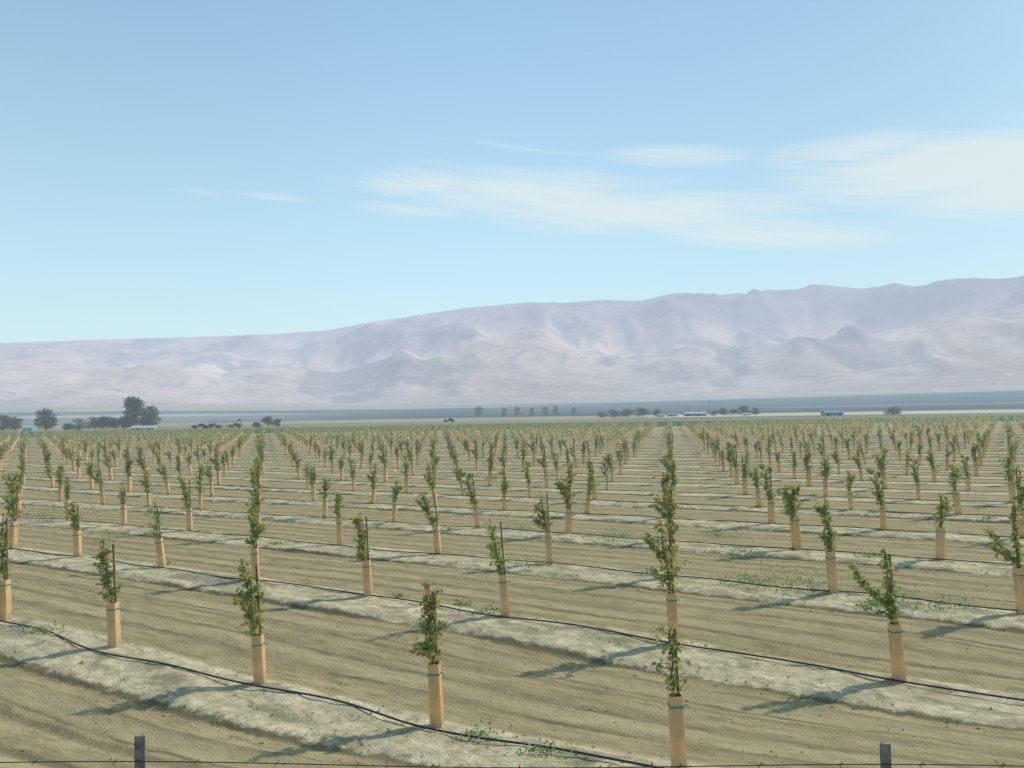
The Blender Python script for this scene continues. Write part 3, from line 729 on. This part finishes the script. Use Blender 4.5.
# dark machinery and vehicles
def truck(name, px, dist, L, label, mats, cargo=True, flip=1, cat='truck'):
    root = bpy.data.objects.new(name, None); COL.objects.link(root); root.location = (at_px(px, dist), dist, -.25); root.scale = (flip, 1, 1)
    mb = MB(); mb.box((0, 0, .85), (L, 1.8, .55), top=.97); mb.box((L * .12, 0, 1.35), (L * .38, 1.6, .55), top=.8); link('body', mb.mesh('body', mats[0]), root)
    gl = MB(); gl.box((L * .12, -.76, 1.36), (L * .24, .14, .3), top=.9); link('window', gl.mesh('window', mats[1]), root)
    for s in (-1, 1):
        for k in (-.32, .32):
            wv = MB(); wv.tube([(L * k, s * .95 - .11, .36), (L * k, s * .95 + .11, .36)], .36, 14); link('wheel', wv.mesh('wheel', mats[2]), root)
    tag(root, label, cat); return root
vb = fm('dark_blue_paint', (.05, .075, .11), .15); glass = fm('dark_glass', (.08, .1, .12), .1); tyre = fm('tyre_rubber', (.03, .03, .03), .1)
truck('pickup_truck', 200, 258, 5.0, 'dark pickup truck parked left of the open shed', (vb, glass, tyre))
truck('pickup_truck', 214, 256, 4.6, 'dark blue vehicle parked by the left post of the open shed', (vb, glass, tyre), flip=-1)
truck('parked_car', 235, 258, 4.2, 'dark car parked under the right end of the open shed', (vb, glass, tyre), cat='car')
truck('parked_car', 449, 330, 4.6, 'lone dark car on the pale field behind the orchard', (vb, glass, tyre), cat='car')
# utility pole in the farm
root = bpy.data.objects.new('utility_pole', None); COL.objects.link(root); root.location = (at_px(709, 470), 470, -.25)
mb = MB(); mb.tube([(0, 0, -.5), (0, 0, 8.5)], [.2, .14], 8); link('pole', mb.mesh('pole', blueg), root)
mb = MB(); mb.box((0, -.2, 7.9), (2.2, .12, .14)); link('crossarm', mb.mesh('crossarm', blueg), root)
tag(root, 'thin utility pole standing by the white roofed farm shed', 'pole')

# ------------------------------------------------------------------ pale marker boards among the rows
mk = simple('pale_board', (.55, .56, .52), .6, .08)
for q, (px, py, w) in enumerate([(881, 474, .30), (437, 470, .26)]):
    x, y, z = pix_dir(px, py); k = -H / z; X, Y = x * k, y * k
    root = bpy.data.objects.new('marker_board', None); COL.objects.link(root); root.location = (X, Y, ground(X, Y))
    mb = MB(); mb.box((0, 0, .3), (.03, .03, .7)); link('stake', mb.mesh('stake', M['stake']), root)
    mb = MB(); mb.box((0, -.022, .52), (w, .012, .26)); link('board', mb.mesh('board', mk), root)
    tag(root, ['small pale square board on a stake among the saplings at the right', 'small pale square board on a stake among the saplings near the centre'][q], 'marker', 'pale marker boards')

# ------------------------------------------------------------------ roadside wire fence
fr = bpy.data.objects.new('wire_fence', None); COL.objects.link(fr); fr.location = (0, 4, 0)
def post(px, top):
    X = pix_dir(px, 740); X = X[0] / X[1] * 4.0
    gz = ground(X, 4.0); mb = MB()
    mb.box((X, 0, (top + gz - .3) / 2), (.052, .009, top - gz + .3)); mb.box((X, .018, (top + gz - .3) / 2), (.009, .03, top - gz + .3))
    for k in range(12): mb.box((X, -.009, gz + .15 + k * (top - gz - .2) / 12), (.018, .012, .02))
    return mb.mesh('post', M['steel']), X, top
tops = []
for px, tp in ((140, 1.425), (885, 1.325)):
    me, X, tp = post(px, tp); link('post', me, fr); tops.append((X, tp))
for xx in (-5.66, 5.66):
    mb = MB(); gz = ground(xx, 4.0); mb.box((xx, 0, (1.38 + gz - .3) / 2), (.052, .009, 1.38 - gz + .3)); mb.box((xx, .018, (1.38 + gz - .3) / 2), (.009, .03, 1.38 - gz + .3)); link('post', mb.mesh('post', M['steel']), fr)
for k, zz_ in enumerate((1.255, .95, .65, .35)):
    pts = []
    for q in range(61):
        X = -6 + q * .2; sag = .012 * math.cos((X - 0.0) / 3.77 * 2 * math.pi)
        pts.append((X, -.012, zz_ - sag - .02 * X))
    mb = MB(); mb.tube(pts, .0028, 5)
    if k != 1: 
        for q in range(0, 60, 2):
            p = Vector(pts[q]); mb.tube([p + Vector((-.01, -.012, -.012)), p + Vector((.01, .01, .012))], .0018, 4); 
            mb.tube([p + Vector((.01, -.012, .012)), p + Vector((-.008, .012, -.012))], .0018, 4)
    link('wire', mb.mesh('wire', M['wire']), fr)
tag(fr, 'wire fence on dark steel posts crossing the bottom edge of the photo', 'fence')

# ------------------------------------------------------------------ sky, sun, camera
SAZ = math.atan2(.69, .32); SEL = R(40)
w = bpy.data.worlds.new('World'); scene.world = w; w.use_nodes = True; t = NT(w.node_tree)
sky = t.n('ShaderNodeTexSky', sky_type='NISHITA'); sky.sun_disc = False; sky.sun_elevation = SEL; sky.sun_rotation = SAZ
sky.altitude = 60; sky.air_density = 1.0; sky.dust_density = 1.0; sky.ozone_density = 1.0
tc = t.n('ShaderNodeTexCoord'); sx = t.n('ShaderNodeSeparateXYZ'); t.l(tc.outputs['Generated'], sx.inputs[0])
azn = t.m('ARCTAN2', sx.outputs[0], sx.outputs[1]); eln = t.m('ARCSINE', sx.outputs[2])
def azel(px, py):
    x, y, z = pix_dir(px, py); return math.atan2(x, y), math.asin(z / math.sqrt(x * x + y * y + z * z))
cv = t.comb(t.m('MULTIPLY', azn, 3.0), t.m('MULTIPLY', t.m('ADD', eln, t.m('MULTIPLY', azn, .10)), 19.)); n1 = t.noise(cv, 1.6, 7, .58, .35); n2 = t.noise(cv, 5., 6, .7, .3)
n3_ = t.noise(t.comb(t.m('MULTIPLY', azn, 5.), t.m('MULTIPLY', t.m('ADD', eln, t.m('MULTIPLY', azn, .16)), 70.)), 1.5, 7, .62, .5)
tot = None
for (px, py, sx_, sy_, amp, sl) in [(430, 184, 60, 16, .9, .0), (520, 192, 130, 18, 1.0, .03), (640, 212, 140, 18, 1.05, .06), (760, 232, 110, 14, 1.0, .12), (420, 208, 90, 10, .5, .0), (270, 197, 80, 5, .55, 0), (960, 166, 150, 24, 1.3, .03), (1010, 190, 100, 20, 1.2, .06), (850, 150, 80, 12, 1.0, .0), (675, 156, 70, 10, .8, .10), (520, 148, 90, 6, .35, .1)]:
    a0, e0 = azel(px, py); sa = sx_ / F * math.cos(a0) ** 2; se = sy_ / F
    da = t.m('SUBTRACT', azn, a0); de = t.m('ADD', t.m('SUBTRACT', eln, e0), t.m('MULTIPLY', da, sl))
    g = t.m('ADD', t.m('POWER', t.m('ABSOLUTE', t.m('DIVIDE', da, sa)), 2.0), t.m('POWER', t.m('ABSOLUTE', t.m('DIVIDE', de, se)), 2.0))
    e = t.m('MULTIPLY', t.m('POWER', 2.71828, t.m('MULTIPLY', g, -.8)), amp)
    tot = e if tot is None else t.m('MAXIMUM', tot, e)
dens = t.m('ADD', tot, t.m('ADD', t.m('MULTIPLY', t.m('SUBTRACT', n1, .5), 1.1), t.m('MULTIPLY', t.m('SUBTRACT', n3_, .5), 1.5)))
cm = t.m('MULTIPLY', t.rng(dens, .05, 1.0, smooth=False), t.rng(tot, .02, .5))
hz = t.m('POWER', 2.71828, t.m('MULTIPLY', t.m('MAXIMUM', eln, 0.0), -2.9))
c = t.mix(t.m('MULTIPLY', hz, .96), t.mix(1.0, t.mix(t.rng(azn, -.25, .6), sky.outputs[0], (.58, .60, .64), 'MULTIPLY'), (1.30, 1.84, 1.80), 'MULTIPLY'), (5.9, 7.1, 7.35))

c = t.mix(t.m('MULTIPLY', cm, .78), c, (6.8, 7.55, 7.6))
c = t.mix(t.rng(azn, .0, .75), c, (.84, .86, .87), 'MULTIPLY') if False else c
bg = t.n('ShaderNodeBackground'); t.l(c, bg.inputs[0]); bg.inputs[1].default_value = .112
out = t.n('ShaderNodeOutputWorld'); t.l(bg.outputs[0], out.inputs[0])

sd = bpy.data.lights.new('sun', 'SUN'); sd.energy = 3.15; sd.angle = R(1.0); sd.color = (1., .955, .90)
so = bpy.data.objects.new('sun', sd); COL.objects.link(so)
d = Vector((math.sin(SAZ) * math.cos(SEL), math.cos(SAZ) * math.cos(SEL), math.sin(SEL)))
so.rotation_euler = d.to_track_quat('Z', 'Y').to_euler()

cd = bpy.data.cameras.new('camera'); co = bpy.data.objects.new('camera', cd); COL.objects.link(co)
cd.sensor_width = 36; cd.lens = F / 1024 * 36; cd.clip_start = .1; cd.clip_end = 40000
co.matrix_world = Matrix.Translation((0, 0, H)) @ Matrix.Rotation(math.pi / 2 + PITCH, 4, 'X') @ Matrix.Rotation(ROLL, 4, 'Z')
scene.camera = co
scene.render.engine = 'CYCLES'
scene.view_settings.view_transform = 'Standard'; scene.view_settings.look = 'None'; scene.view_settings.exposure = 0
